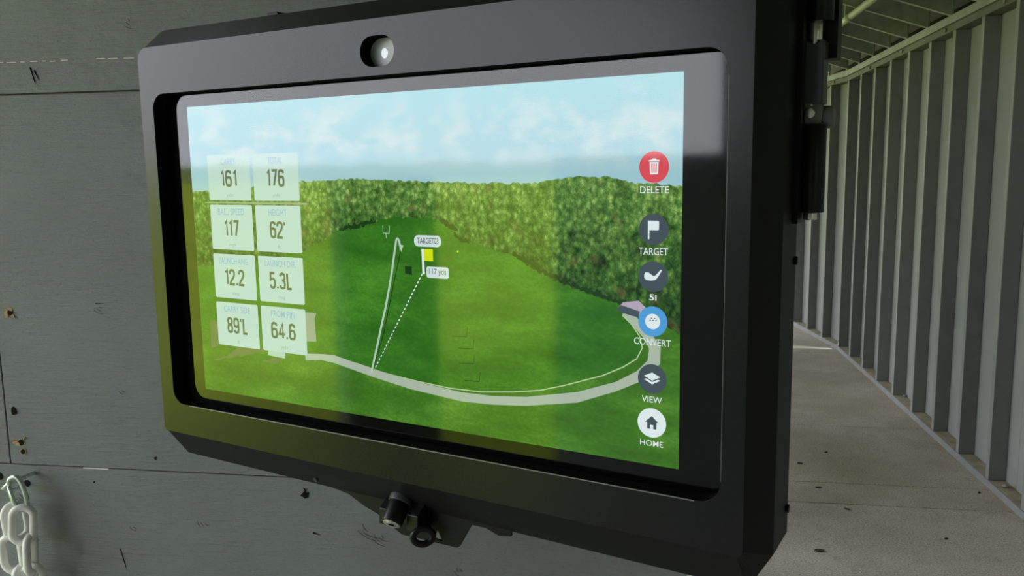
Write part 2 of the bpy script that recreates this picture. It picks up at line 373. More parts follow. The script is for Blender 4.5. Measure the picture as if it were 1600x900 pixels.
# ------------------------------------------------------------------ plywood divider carrying the tablet
YW = 0.86
wl = tag(obj('wall_divider', box((-2.6, YW+0.018, 0.02), (0.036, YW+0.105, 1.86)), M['ply_dark']), kind='structure')
Z = lambda dz: CAM_Z+dz
cols = [(-2.6, -1.97), (-1.968, -0.7588), (-0.7576, 0.036)]
for (xa, xb) in cols:
    rows = [(Z(-0.3408), Z(0.0888)), (Z(0.0906), 1.86)] if xb > -1 else [(Z(-0.3408), Z(0.12)), (Z(0.1212), 1.86)]
    for (za, zb) in rows:
        bev(obj('plywood_panel', box((xa, YW, za), (xb, YW+0.0175, zb)), M['ply'], wl), 0.0006, 1)
for (xa, xb) in ((-2.6, -1.21), (-1.2085, 0.036)): bev(obj('plywood_panel', box((xa, YW, 0.02), (xb, YW+0.0175, Z(-0.3418))), M['ply'], wl), 0.0006, 1)
obj('plywood_panel', box((-2.6, YW+0.1055, 0.02), (0.036, YW+0.12, 1.86)), M['ply'], wl)
obj('corner_trim', box((0.0365, YW-0.002, 0.02), (0.046, YW+0.12, 1.86)), M['trim_white'], wl)
obj('crack_edge', box((-0.7570, YW+0.0006, Z(0.0889)), (0.03, YW+0.016, Z(0.0898))), M['crackwood'], wl)

def blob(name, x, z, rx, rz, m, depth=0.0006, k=11, jag=0.35, seed=0):
    rnd = random.Random(seed); bm = bmesh.new(); f = []; b = []
    for i in range(k):
        a = 2*math.pi*i/k; s = 1+rnd.uniform(-jag, jag)
        f.append(bm.verts.new((x+rx*s*math.cos(a), YW-depth, z+rz*s*math.sin(a)))); b.append(bm.verts.new((x+rx*s*1.1*math.cos(a), YW+0.002, z+rz*s*1.1*math.sin(a))))
    bm.faces.new(f)
    for i in range(k): bm.faces.new((f[i], f[(i+1) % k], b[(i+1) % k], b[i]))
    return obj(name, bm, m, wl)
def spike(name, x, z, dx, dz, wd, m, lift=0.003):
    t = Vector((dx, dz)); q = Vector((-t.y, t.x)).normalized()*wd
    bm = bmesh.new(); a = bm.verts.new((x+q.x, YW-0.0004, z+q.y)); b = bm.verts.new((x-q.x, YW-0.0004, z-q.y)); c = bm.verts.new((x+dx, YW-lift, z+dz)); d = bm.verts.new((x+dx*0.5, YW+0.001, z+dz*0.5))
    for f in ((a, b, c), (a, d, c), (b, d, c), (a, b, d)): bm.faces.new(f)
    return obj(name, bm, m, wl)
blob('knot_hole', -0.7405, Z(-0.158), 0.0055, 0.0065, M['wood_raw'], seed=1); blob('knot_hole', -0.7385, Z(-0.1575), 0.0026, 0.003, M['hole'], 0.0009, seed=2)
spike('splinter', -0.744, Z(-0.153), 0.004, -0.012, 0.002, M['wood_raw']); spike('splinter', -0.736, Z(-0.16), 0.005, -0.004, 0.0015, M['wood_raw'])
blob('screw_hole', -0.7466, Z(-0.2756), 0.0040, 0.0052, M['hole'], jag=0.12, seed=3)
blob('torn_wood', -0.7421, Z(-0.3131), 0.0078, 0.0044, M['wood_raw'], jag=0.5, seed=4); blob('screw_hole', -0.741, Z(-0.3140), 0.0035, 0.0028, M['hole'], 0.0009, seed=5)
spike('splinter', -0.748, Z(-0.312), -0.006, 0.001, 0.0015, M['wood_raw']); spike('splinter', -0.738, Z(-0.310), 0.005, 0.004, 0.0012, M['wood_raw'])
blob('screw_hole', -0.7395, Z(-0.3252), 0.0042, 0.0042, M['wood_raw'], jag=0.1, seed=6); blob('screw_hole', -0.7395, Z(-0.3252), 0.0031, 0.0031, M['hole'], 0.0009, jag=0.1, seed=6)
blob('screw_hole', -0.3863, Z(-0.3606), 0.0048, 0.0042, M['hole'], jag=0.3, seed=8); spike('splinter', -0.3855, Z(-0.357), -0.002, 0.006, 0.001, M['hole'])
blob('screw_hole', -0.7735, Z(-0.3575), 0.0034, 0.0045, M['hole'], jag=0.15, seed=9); blob('screw_hole', -0.7381, Z(-0.3646), 0.0040, 0.0042, M['hole'], jag=0.12, seed=10)
blob('screw_hole', -0.5678, Z(-0.3259), 0.0017, 0.0016, M['hole'], seed=11); blob('screw_hole', -0.6494, Z(-0.3586), 0.0013, 0.001, M['hole'], seed=12)
spike('scratch', -0.6835, Z(0.1185), 0.005, -0.020, 0.0011, M['hole'], 0.0008); spike('scratch', -0.6790, Z(0.1155), 0.006, -0.013, 0.0010, M['hole'], 0.0008)
spike('scratch', -0.6225, Z(-0.4397), 0.007, -0.028, 0.0007, M['hole'], 0.0008); spike('scratch', -0.379, Z(-0.405), 0.010, -0.003, 0.0013, M['hole'], 0.0008)
spike('scratch', -0.628, Z(-0.1455), 0.014, 0.0005, 0.0007, M['hole'], 0.0008)
def crack(x, z, rr, a0, a1, wd, ex=1.0):
    k = 8; bm = bmesh.new(); A = []
    for i in range(k+1):
        a = math.radians(a0+(a1-a0)*i/k); t = math.sin(math.pi*i/k)*wd/2+0.00008
        A.append([bm.verts.new((x+(rr+q*t)*ex*math.cos(a), YW-h, z+(rr+q*t)*math.sin(a))) for q, h in ((-1, -0.0003), (0, 0.0005), (1, -0.0003))])
    for p, q in zip(A[:-1], A[1:]):
        bm.faces.new((p[0], q[0], q[1], p[1])); bm.faces.new((p[1], q[1], q[2], p[2]))
    return obj('grain_crack', bm, M['ply_dark'], wl)
for (x, z, r0, n_) in ((-0.292, -0.402, 0.005, 4), (-0.302, -0.390, 0.014, 3), (-0.205, -0.437, 0.003, 3), (-0.507, -0.40, 0.004, 3), (-0.60, -0.41, 0.003, 2), (-0.60, -0.245, 0.003, 2), (-0.62, -0.148, 0.003, 3), (-0.555, 0.165, 0.004, 3), (-0.735, -0.375, 0.012, 3)):
    for i in range(n_):
        rr = r0+i*0.0032; a0 = random.uniform(170, 215); crack(x, Z(z), rr, a0, a0+random.uniform(35, 80), random.uniform(0.0004, 0.0011), 1.3)
rnd = random.Random(3)
for (xa, xb) in ((-0.75, -0.634), (-0.602, -0.566)):
    xx = xa
    while xx < xb:
        ln = rnd.uniform(0.004, 0.013); zc = Z(0.1245)+rnd.uniform(-0.0004, 0.0004)
        obj('paint_chip', box((xx, YW-0.0005, zc-0.0005), (xx+ln, YW+0.001, zc+0.0005)), M['chip'], wl); xx += ln+rnd.uniform(0.001, 0.008)
obj('paint_chip', box((-0.6621, YW-0.0004, Z(-0.3427)), (-0.6288, YW+0.001, Z(-0.3412))), M['chip'], wl)

# divider behind the viewer and a made-up low panel at the bay front (unseen, both darken the reflections)
wb = tag(obj('wall_back', box((-2.6, -1.80, 0.02), (-1.5, -1.70, 1.68)), M['ply']), kind='structure')
wp = tag(obj('reflection_block', box((-2.95, -1.19, -0.12), (-2.85, -0.71, 1.60)), M['ply']), kind='structure')  # invented panel out of view, darkens a band of the screen reflection
for k_ in range(1, 4): tag(obj('wall_divider', box((-2.6, YW+2.56*k_, 0.02), (0.036, YW+2.56*k_+0.12, 2.85)), M['ply']), kind='structure')  # unseen further dividers, made tall to cut light on the stud sides

# ------------------------------------------------------------------ the tablet enclosure
PHI = 0.35732
enc = empty('tablet_enclosure', (-0.206284, 0.654230, CAM_Z-0.073334), -PHI)
tag(enc, 'black metal touchscreen enclosure showing a golf range view, hinged beside plywood wall', 'touchscreen')
UL, UR, VT, VBL, VBR = -284.0, 287.0, 188.7, -177.5, -181.5
def outer(k=6):
    return arc(UR-12, VT-12, 12, 0, 90, k)+arc(UL+12, VT-12, 12, 90, 180, k)+arc(UL+4, VBL+4, 4, 180, 270, k)+arc(UR-4, VBR+4, 4, 270, 360, k)
def rear(du=0, k=6):
    def cut(a, b): return [(a[0]+(b[0]-a[0])*i/k, a[1]+(b[1]-a[1])*i/k) for i in range(k+1)]
    R, Lf, T, BL, BR = 300-du, -300+du, 209-du, -211.5+du, -218.5+du
    return cut((R, T-20), (R-16, T))+[(Lf+16-16*math.sin(math.radians(90*i/k)), T-20+20*math.cos(math.radians(90*i/k))) for i in range(k+1)]+cut((Lf, BL+24), (Lf+9, BL))+cut((R-17, BR), (R, BR+29))
hole_scr = rrect(-267, -148, 271.5, 146, 14, 8)
hole_cam = arc(3.5, 164.3, 11.6, -90, 90, 12)+arc(-6.5, 164.3, 11.6, 90, 270, 12)
bz = obj('bezel', plate(outer(8), [hole_scr, hole_cam], 0.4, 13.0), M['black'], enc); bev(bz, 0.0009, 2)
bm = bmesh.new()
rings = [[bm.verts.new(L(u, v, nn)) for u, v in lp] for lp, nn in ((outer(6), 12.2), (rear(), -18.0), (rear(), -60.0))]
for A, B in zip(rings[:-1], rings[1:]):
    for i in range(len(A)): bm.faces.new((A[i], A[(i+1) % len(A)], B[(i+1) % len(A)], B[i]))
bm.faces.new(rings[-1])
hs = obj('housing', bm, M['black_side'], enc)
obj('back_board', plate(rrect(-279, -170, 281, 182, 4, 3), [], -4, -1.7), M['black_matte'], enc)
gm = plate(rrect(-272, -152, 276, 150, 5, 3), [], -0.30, 0.0)
go = obj('cover_glass', gm, M['glass'], enc); go.data.materials.append(M['clear'])
for p in go.data.polygons: p.material_index = 0 if p.normal.y < -0.5 else 1
obj('opening_highlight', plate([(-246, -148.9), (254, -148.9), (254, -148.15), (-246, -148.15)], [], 11.6, 13.06), M['edge'], enc)  # pale strips paint the bright highlight line along the opening
obj('opening_highlight', plate([(271.6, -132), (271.85, -132), (271.85, 128), (271.6, 128)], [], 11.6, 13.04), M['edge'], enc)
# recess liners so the sight-hole and opening read as dark folded metal
def liner(loop, n0, n1, name, m):
    bm = bmesh.new(); A = [bm.verts.new(L(u, v, n1)) for u, v in loop]; B = [bm.verts.new(L(u, v, n0)) for u, v in loop]
    for i in range(len(A)): bm.faces.new((A[i], A[(i+1) % len(A)], B[(i+1) % len(A)], B[i]))
    return obj(name, bm, m, enc)
sm = lambda loop, s, c: [(c[0]+(u-c[0])*(1-s/abs(u-c[0]+1e-6)) if abs(u-c[0]) > s else u, c[1]+(v-c[1])*(1-s/abs(v-c[1]+1e-6)) if abs(v-c[1]) > s else v) for u, v in loop]
liner(sm(hole_scr, 0.15, (0, 0)), 0.05, 12.0, 'opening_liner', M['black_matte'])
liner(sm(hole_cam, 0.15, (-1.5, 164.3)), -1.0, 12.0, 'sight_hole_liner', M['black_matte'])
cv = obj('camera_cover', plate(rrect(-24, 151.5, 24, 177, 3, 3), [], -1.6, 0.3), M['lens_cover'], enc)
def dome(u, v, n, r, hgt, m, name, parent, seg=20):
    bm = bmesh.new(); rg = []
    for j in range(5):
        a = math.pi/2*j/5; rg.append([bm.verts.new(L(u+r*math.cos(a)*math.cos(2*math.pi*i/seg), v+r*1.25*math.cos(a)*math.sin(2*math.pi*i/seg), n+hgt*math.sin(a))) for i in range(seg)])
    tp = bm.verts.new(L(u, v, n+hgt))
    for A, B in zip(rg[:-1], rg[1:]):
        for i in range(seg): bm.faces.new((A[i], A[(i+1) % seg], B[(i+1) % seg], B[i]))
    for i in range(seg): bm.faces.new((rg[-1][i], rg[-1][(i+1) % seg], tp))
    return smooth(obj(name, bm, m, parent))
dot_mat, _, _ = emis('white_dot_emission', (0.9, 0.95, 1.0), 0.9)  # emission for the small white dome behind the camera slot
dome(-3.8, 164.0, 0.35, 3.2, 0.9, dot_mat, 'white_dot', cv)

# display and everything shown on it ---------------------------------------------------
W2, H2 = 238.15, 134.0
dp = obj('display', poly([(-W2, -H2), (W2, -H2), (W2, H2), (-W2, H2)], -1.45), S['lawn'], enc)
lay = [-1.40]
def shown(name, bm, m, dn=0.0): return obj(name, bm, m, dp)
rnd = random.Random(11)
def jitter(pts, step, amp):
    out = []
    for (a, b) in zip(pts[:-1], pts[1:]):
        n = max(1, int(math.hypot(b[0]-a[0], b[1]-a[1])/step))
        for i in range(n): out.append((a[0]+(b[0]-a[0])*i/n, a[1]+(b[1]-a[1])*i/n+rnd.uniform(-amp, amp)))
    out.append(pts[-1]); return out
shown('shown_sky', poly([(-W2, 50), (W2, 50), (W2, H2), (-W2, H2)], -1.40), S['sky'])
white_line = [(-75, -85), (-45, -89), (-16, -94), (16, -97), (48, -99), (78, -98.5), (107, -95), (130, -91), (150, -85), (181, -74), (197, -66), (207, -59), (211, -51), (209, -43), (203, -35), (196, -29)]
field = [(-W2, -72), (-160, -77), (-100, -80)]+white_line+[(196, -20), (W2, -10), (W2, 20), (0, 45), (-W2, 20)]
shown('shown_field', poly(field, -1.36), S['field'])
top = jitter([(-W2, 56), (-160, 60), (-99, 65), (-36, 67), (16, 64.5), (87, 63), (125, 62.5), (142, 64.5), (161, 67), (185, 66.5), (205, 62.5), (227, 61.5), (W2, 60)], 2.2, 0.9)
bot = jitter([(W2, -40), (214, -26), (191, -20), (171, -15.5), (140, -7), (118, 4), (108, 9), (85, 15), (63, 21), (50, 29), (40, 34), (18, 36), (-4, 35), (-37, 30), (-60, 24), (-80, 14), (-103, 4), (-150, -6), (-W2, -14)], 2.6, 1.1)
shown('shown_forest', poly(top+bot, -1.32), S['forest'])
for a, b in (((56, 23), (70, 17)), ((108, 10), (150, -9)), ((150, -9), (214, -25)), ((-60, 24), (-20, 32)), ((44, 34), (60, 26))):
    pts = jitter([a, b], 1.6, 0.9); nn_ = len(pts); low = [(x, y-rnd.uniform(0.2, 2.6)*math.sin(math.pi*(i+0.5)/nn_)) for i, (x, y) in list(enumerate(pts))[::-1]]
    shown('shown_shadow', poly([(x, y+rnd.uniform(0.8, 3.6)) for x, y in pts]+low, -1.30), S['shade'])
shown('shown_edge_line', strip(white_line, 0.9, -1.28), S['line'])
ru = [(-105, -86), (-86, -84.5), (-72, -84), (-30, -91.5), (10, -97), (60, -101), (88, -100.5), (118, -97.5), (161, -88.5), (191, -77.5), (207, -68), (215, -59.5), (216, -51), (212, -44), (204, -36), (196, -28)]
rl = [(-105, -92), (-86, -90), (-72, -91), (-30, -98.5), (10, -104.5), (60, -108.5), (88, -107.5), (118, -104.5), (161, -96.5), (191, -84.5), (214, -73), (224, -61), (224.5, -50), (219, -42), (211, -34), (204, -27)]
bm = bmesh.new(); A = [bm.verts.new(L(*p, -1.26)) for p in ru]; B = [bm.verts.new(L(*p, -1.26)) for p in rl]
for i in range(len(A)-1): bm.faces.new((A[i], A[i+1], B[i+1], B[i]))
shown('shown_road', bm, S['road'])
shown('shown_pavilion', poly([(192, -25), (196.5, -20), (208, -18), (214, -23), (209, -30)], -1.24), S['pink'])
shown('shown_pavilion', poly([(192, -25), (195, -22), (209, -25.5), (208.5, -30), (196, -27.5)], -1.23), S['slate'])
shown('shown_building', poly([(-104, -49), (-89.5, -48.5), (-92, -54), (-91, -74), (-104, -75)], -1.24), S['pale'])
for q in ([(-225, -66), (-214, -66), (-214, -88), (-226, -92)], [(-188, -86), (-150, -86), (-178, -95), (-224, -104), (-200, -96)], [(-150, -95), (-133, -93), (-140, -98), (-160, -99)], [(-148, -84), (-126, -86), (-128, -92), (-150, -91)]):
    shown('shown_village', poly(jitter(q+[q[0]], 4, 1.0)[:-1], -1.24), S['dirt'])
shown('shown_house', poly([(-150, -86), (-129, -86), (-130, -93), (-151, -92)], -1.22), S['path'])
shown('shown_rail', poly([(-222, 45.6), (-94, 45.2), (-94, 46.8), (-222, 46.6)], -1.22), S['pale'])
shown('shown_dark_mark', poly([(8, -3), (15, -3), (15, -10), (8, -9)], -1.24), S['shade'])
for (ax, ay) in ((52, -57), (58, -66), (58, -78), (63, -91.5)):
    shown('shown_dark_mark', poly([(ax, ay), (ax+14, ay+0.8), (ax+15, ay+9), (ax+14.5, ay+9), (ax+13.6, ay+1.6), (ax, ay+0.7)], -1.24), S['shade'])
goal = [(-13, 29), (-13, 23), (-6.7, 23), (-6.2, 29)]
shown('shown_goal', strip(goal, 0.6, -1.22), S['path']); shown('shown_goal', strip([(-10, 23), (-9.8, 19)], 0.6, -1.22), S['path'])
pth = [(-30.5, -95), (-27, -83), (-22, -67), (-17.5, -52), (-13, -38), (-8.7, -22), (-5, -7), (-2.3, 6), (-0.4, 15), (0.4, 18), (1.6, 19.2), (2.8, 18), (3.6, 14.5), (4.6, 10)]
shown('shown_ball_path', strip(pth, 1.9, -1.20), S['path']); shown('shown_ball_path_shadow', strip([(-29, -93), (-16, -60), (-3, -15), (4, 8)], 0.9, -1.215), S['shade'])
shown('shown_ball', poly([(3, 14.2), (7.6, 13.6), (6, 11.2), (5, 8), (4, 11)], -1.19), S['path'])
for i in range(26):
    a = i/26; b = a+0.022; p = lambda t: (-26+52*t, -90+83*t)
    shown('shown_dash', strip([p(a), p(b)], 0.9, -1.18), S['white'])
shown('shown_flag_pole', strip([(26.1, 11.5), (26.4, -7)], 2.3, -1.17), S['white']); shown('shown_flag', poly([(27.3, 11.3), (36, 11.6), (36, 2), (27.3, 2)], -1.165), S['yellow'])
shown('shown_pin_base', poly(circ(26.6, -7.5, 1.3, 16), -1.16), S['white'])
def caption(body, x0, y0, x1, y1, m, n=-1.02, wgt=0.0, name='lettering', parent=None):
    return obj(name, text_mesh(body, x0, y0, x1, y1, n, wgt), m, parent or dp)
pl = shown('shown_pill', poly(rrect(18, 13.2, 44.2, 22.3, 4.2), -1.12), S['pill']); caption('TARGET03', 21, 15.6, 41.6, 20.4, S['digit'], wgt=0.01)
shown('shown_pill', poly(rrect(29.3, -11.3, 50.5, -2.3, 1.8), -1.12), S['pill']); caption('117 yds', 32, -9.6, 48.2, -3.8, S['digit'], wgt=0.01)
shown('shown_spark', poly(circ(59.5, 10.6, 0.8, 10), -1.16), S['yellow'])
GLY = {'1': [[(.15, 1.62), (.5, 2), (.5, 0)]], '2': [[(.06, 1.45), (.06, 1.7), (.2, 1.93), (.5, 2), (.8, 1.93), (.94, 1.7), (.94, 1.4), (.8, 1.05), (.3, .5), (.1, .2), (.06, 0), (1, 0)]],
 '3': [[(.06, 1.6), (.15, 1.88), (.5, 2), (.85, 1.88), (.94, 1.6), (.9, 1.25), (.65, 1.06), (.4, 1.06)], [(.65, 1.06), (.9, .88), (.94, .5), (.85, .12), (.5, 0), (.15, .12), (.06, .4)]],
 '4': [[(.72, 0), (.72, 2), (.05, .55), (1.02, .55)]], '5': [[(.92, 2), (.16, 2), (.1, 1.1), (.4, 1.25), (.75, 1.2), (.94, .95), (.94, .4), (.8, .08), (.5, 0), (.2, .08), (.06, .4)]],
 '6': [[(.94, 1.6), (.85, 1.88), (.5, 2), (.15, 1.88), (.06, 1.5), (.06, .45), (.15, .1), (.5, 0), (.85, .1), (.94, .45), (.94, .75), (.85, 1.08), (.5, 1.18), (.2, 1.08), (.06, .85)]],
 '7': [[(.03, 2), (.95, 2), (.4, 0)]], '8': [[(.5, 1.06), (.16, 1.2), (.08, 1.55), (.18, 1.9), (.5, 2), (.82, 1.9), (.92, 1.55), (.84, 1.2), (.5, 1.06), (.14, .9), (.06, .5), (.15, .1), (.5, 0), (.85, .1), (.94, .5), (.86, .9), (.5, 1.06)]],
 '9': [[(.06, .4), (.15, .12), (.5, 0), (.85, .12), (.94, .5), (.94, 1.55), (.85, 1.9), (.5, 2), (.15, 1.9), (.06, 1.55), (.06, 1.25), (.15, .92), (.5, .82), (.8, .92), (.94, 1.15)]],
 "'": [[(.12, 2.05), (.12, 1.6)]], '.': [[(.12, -.04), (.12, .2)]], 'L': [[(.1, 2.05), (.1, 0), (.85, 0)]]}
ADV = {"'": .24, '.': .24, 'L': .85, '1': .62}
def digits(body, x0, y0, x1, y1, n, m):
    tot = sum(ADV.get(c, 1) for c in body)+0.34*(len(body)-1); sx = (x1-x0)/tot; sy = (y1-y0)/2; x = x0; bm = bmesh.new(); wd = 2.25
    for c in body:
        for ln in GLY[c]:
            P = [Vector((x+a*sx, y0+b*sy)) for a, b in ln]; Lf_, Rt = [], []
            for i, p in enumerate(P):
                t0 = (P[i]-P[i-1]).normalized() if i else (P[1]-P[0]).normalized(); t1 = (P[i+1]-P[i]).normalized() if i < len(P)-1 else t0
                q = Vector((-(t0+t1).y, (t0+t1).x)); q = q.normalized() if q.length > 1e-6 else Vector((-t0.y, t0.x)); k = wd/2/max(0.55, q.dot(Vector((-t0.y, t0.x))))
                Lf_.append(bm.verts.new(L(*(p+q*k), n))); Rt.append(bm.verts.new(L(*(p-q*k), n)))
            for i in range(len(P)-1): bm.faces.new((Lf_[i], Lf_[i+1], Rt[i+1], Rt[i]))
        x += (ADV.get(c, 1)+0.34)*sx
    return obj('lettering', bm, m, dp)
tiles = [('CARRY', '161', 'yds'), ('TOTAL', '176', 'yds'), ('BALL SPEED', '117', 'mph'), ('HEIGHT', "62'", 'ft'), ('LAUNCH ANG.', '12.2', 'deg'), ('LAUNCH DIR.', '5.3L', 'deg'), ('CARRY SIDE', "89'L", 'ft'), ('FROM PIN', '64.6', 'yds')]
cw = {'CARRY': 19, 'TOTAL': 18, 'BALL SPEED': 34, 'HEIGHT': 22, 'LAUNCH ANG.': 38, 'LAUNCH DIR.': 38, 'CARRY SIDE': 34, 'FROM PIN': 29}
dw = {'161': 22, '176': 22, '117': 19.5, "62'": 19.5, '12.2': 26, '5.3L': 27.5, "89'L": 27, '64.6': 30}
for i, (a, b, c) in enumerate(tiles):
    x0 = -215 if i % 2 == 0 else -156.7; x1 = x0+54.3; y1 = 89.5-45.3*(i//2); y0 = y1-41.2; xc = (x0+x1)/2
    shown('data_tile', poly(rrect(x0, y0, x1, y1, 1.4, 3), -1.12), S['tile'])
    caption(a, xc-cw[a]/2, y1-9.2, xc+cw[a]/2, y1-3.2, S['cap'], wgt=0.010)
    digits(b, xc-dw[b]/2+0.3, y0+13.2, xc+dw[b]/2-1.3, y1-14.8, -1.02, S['digit'])
    w_ = 9 if len(c) > 2 else 3.4
    caption(c, xc-w_/2, y0+2.6, xc+w_/2, y0+6.4, S['unit'])
BX = 218.5
def button(cy, m, name='shown_button'): return shown(name, poly(circ(BX, cy, 10.5, 48), -1.12), m)
def icon(pts, m='white', n=-1.06): return shown('shown_icon', poly(pts, n), S[m])
button(73, S['red'])
icon([(BX-3.2, 76.3), (BX+3.2, 76.3), (BX+2.7, 68.2), (BX-2.7, 68.2)]); icon([(BX-3.9, 76.7), (BX+3.9, 76.7), (BX+3.6, 77.7), (BX+1.6, 77.9), (BX+1.3, 78.7), (BX-1.3, 78.7), (BX-1.6, 77.9), (BX-3.6, 77.7)])
for dx in (-1.6, 0, 1.6): icon([(BX+dx*0.95-0.35, 75.4), (BX+dx*0.95+0.35, 75.4), (BX+dx*0.85+0.35, 69.3), (BX+dx*0.85-0.35, 69.3)], 'red', -1.03)
caption('DELETE', 208.8, 55.6, 229, 60.2, S['white'], wgt=0.004)
button(31.3, S['slate']); icon([(BX-4.0, 37.2), (BX-2.9, 37.2), (BX-2.9, 24.6), (BX-4.0, 24.6)]); icon(rrect(BX-3.6, 30.8, BX+3.9, 37.2, 0.9, 3))
caption('TARGET', 208, 14.0, 229, 18.9, S['white'], wgt=0.004)
button(-0.8, S['slate'])
icon([(BX-6.4, 0.2), (BX-5.6, 1.9), (BX-3.6, 2.0), (BX+0.3, -0.4), (BX+1.6, 0.0), (BX+5.4, 4.2), (BX+6.3, 3.7), (BX+3.1, -1.5), (BX+1.5, -3.0), (BX-1.5, -3.6), (BX-5.2, -3.2), (BX-6.4, -1.8)])
caption('5i', 216, -17.2, 221.2, -12.9, S['white'], wgt=0.015)
button(-31.8, S['blue']); icon(circ(BX, -31.8, 5.4, 30))
for (dx, dy) in ((-1.1, 1.6), (1.1, 1.6), (-2.1, 0.2), (0, 0.2), (2.1, 0.2)): icon(circ(BX+0.3+dx, -31.2+dy, 0.48, 10), 'slate', -1.03)
caption('CONVERT', 205, -48.6, 231.8, -43.8, S['white'], wgt=0.004)
button(-72.2, S['slate'])
icon([(BX-6, -70.4), (BX, -67.6), (BX+6, -70.4), (BX, -73.4)])
icon([(BX-6, -72.8), (BX-4.2, -72.2), (BX, -74.3), (BX+4.2, -72.2), (BX+6, -72.8), (BX, -76.0)])
caption('VIEW', 211, -89, 225.8, -84.6, S['white'], wgt=0.004)
button(-103.6, S['white'])
icon([(BX-5, -103.2), (BX, -98.6), (BX+5, -103.2), (BX+3.4, -103.2), (BX+3.4, -108), (BX+1.1, -108), (BX+1.1, -105), (BX-1.1, -105), (BX-1.1, -108), (BX-3.4, -108), (BX-3.4, -103.2)], 'slate')
caption('HOME', 210, -120.4, 227, -116.2, S['white'], wgt=0.004)

# lock tab and cam lock below ------------------------------------------------------------
tabo = [(-95, -208), (-95, -213.5), (-76, -216), (-58, -224), (-44, -228), (-17, -242)]+arc(40, -237.5, 4, 260, 330, 4)+[(56, -218), (70, -218), (82, -222), (94, -220), (94, -208)]
tb = obj('lock_tab', plate(tabo, [[(17.5, -238.3), (26.5, -239), (21, -229)]], -19.5, -17.0), M['black_side'], enc); bev(tb, 0.0005, 1)
def cyl(a, b, r, m, name, parent, seg=24, bv=0.0006):
    o = obj(name, tube([L(*a), L(*b)], r*MM, seg), m, parent); smooth(o); bev(o, bv, 2); return o
lk = obj('lock_bracket', hexa([tuple(L(*p)) for p in ((-19, -226, -17), (11, -226, -17), (11, -226, -9), (-19, -226, -9), (-19, -199, -17), (11, -199, -17), (11, -199, -12), (-19, -199, -12))]), M['hinge_black'], enc)
for (u0, u1) in ((-27, -19.5), (2.5, 14)):
    o = obj('lock_cheek', hexa([tuple(L(*p)) for p in ((u0, -229, -17), (u1, -229, -17), (u1, -227, 1), (u0, -227, 1), (u0, -203, -17), (u1, -203, -17), (u1, -213, 0), (u0, -213, 0))]), M['hinge_black'], lk); bev(o, 0.0007, 2)
cyl((-9, -201.5, -11), (-8.6, -207.5, -5), 10.2, M['hinge_block'], 'lock_collar', lk)
cyl((-8.8, -205, -7.5), (-7.6, -220.5, 8), 9.2, M['hinge_black'], 'lock_barrel', lk)
fc = cyl((-7.65, -220.3, 7.8), (-7.55, -220.9, 8.4), 7.6, M['silver'], 'lock_face', lk)
cyl((-7.55, -220.7, 8.25), (-7.5, -221.1, 8.65), 4.6, M['steel'], 'key_plug', fc)
o = obj('keyhole', box((-0.0028, -0.0007, -0.0002), (0.0028, 0.0007, 0.0002)), M['black_matte'], fc); o.location = L(-7.48, -221.15, 8.72); o.rotation_euler = (math.radians(45), 0, 0)
ring = [L(16.5+6.3*math.cos(a), -231+6.9*math.sin(a), -3-5.5*math.cos(a)) for a in [2*math.pi*i/28 for i in range(28)]]
smooth(obj('hasp_ring', tube(ring, 2.9*MM, 12, True), M['hinge_black'], lk))
o = obj('hasp_stem', hexa([tuple(L(*p)) for p in ((11, -226, -12), (16, -226, -12), (16, -226, -4), (11, -226, -4), (9, -214, -14), (14, -214, -14), (14, -214, -6), (9, -214, -6))]), M['hinge_black'], lk)
# small bolt on the top edge, screw on the bottom flare
o = obj('top_stop', hexa([tuple(L(*p)) for p in ((-150, 206, -30), (-134, 206, -30), (-134, 206, -20), (-150, 206, -20), (-148, 212, -30), (-137, 212, -30), (-137, 212, -20), (-148, 212, -20))]), M['black_side'], enc)
cyl((-96, -199, 1), (-96, -200, 3.4), 2.2, M['hinge_block'], 'flare_screw', enc, 12, 0.0003)
cyl((300, -170, -56), (302, -170, -56), 3, M['hinge_black'], 'side_screw', enc, 12, 0.0003)
cyl((300, 8, -57), (302, 8, -57), 3, M['hinge_black'], 'side_screw', enc, 12, 0.0003)

# hinge column on the right side ---------------------------------------------------------
hg = obj('hinge', plate([(299.5, 34), (303.5, 34), (303.5, 205), (299.5, 205)], [], -66, -44), M['hinge_black'], enc)
cyl((309, 41, -60), (309, 99.5, -60), 8.3, M['hinge_black'], 'hinge_knuckle', hg)
cyl((308.6, 35.8, -60), (308.6, 42, -60), 4.6, M['steel'], 'hinge_pin', hg)
o = obj('hinge_block', plate([(300.5, 113), (315, 113), (315, 153.5)]+arc(308, 156, 4.7, -20, -160, 6)+[(300.5, 153.5)], [], -70, -53), M['hinge_block'], hg); bev(o, 0.0008, 2)
cyl((308, 150, -60), (308, 168, -60), 4.6, M['steel'], 'hinge_pin', hg)
cyl((310.5, 166, -60), (310.5, 203, -60), 8.6, M['hinge_black'], 'hinge_knuckle', hg)
o = obj('hinge_leaf', plate([(309, 143), (320.5, 143), (320.5, 203), (309, 203)], [], -84, -69), M['black_side'], hg); bev(o, 0.0008, 2)
o = obj('screw_housing', plate(rrect(302.5, 99, 314.5, 114.5, 4.5, 4), [], -66, -56), M['washer'], hg); bev(o, 0.001, 2)
cyl((307.2, 107, -57), (307.2, 107, -52.5), 3.6, M['steel'], 'hinge_screw', hg, 16)
cyl((307.5, 111, -59), (307.5, 116, -59), 3.2, M['steel'], 'hinge_pin', hg, 16)
cyl((314, 104.5, -66), (320.5, 104.5, -66), 7.5, M['washer'], 'hinge_knob', hg)
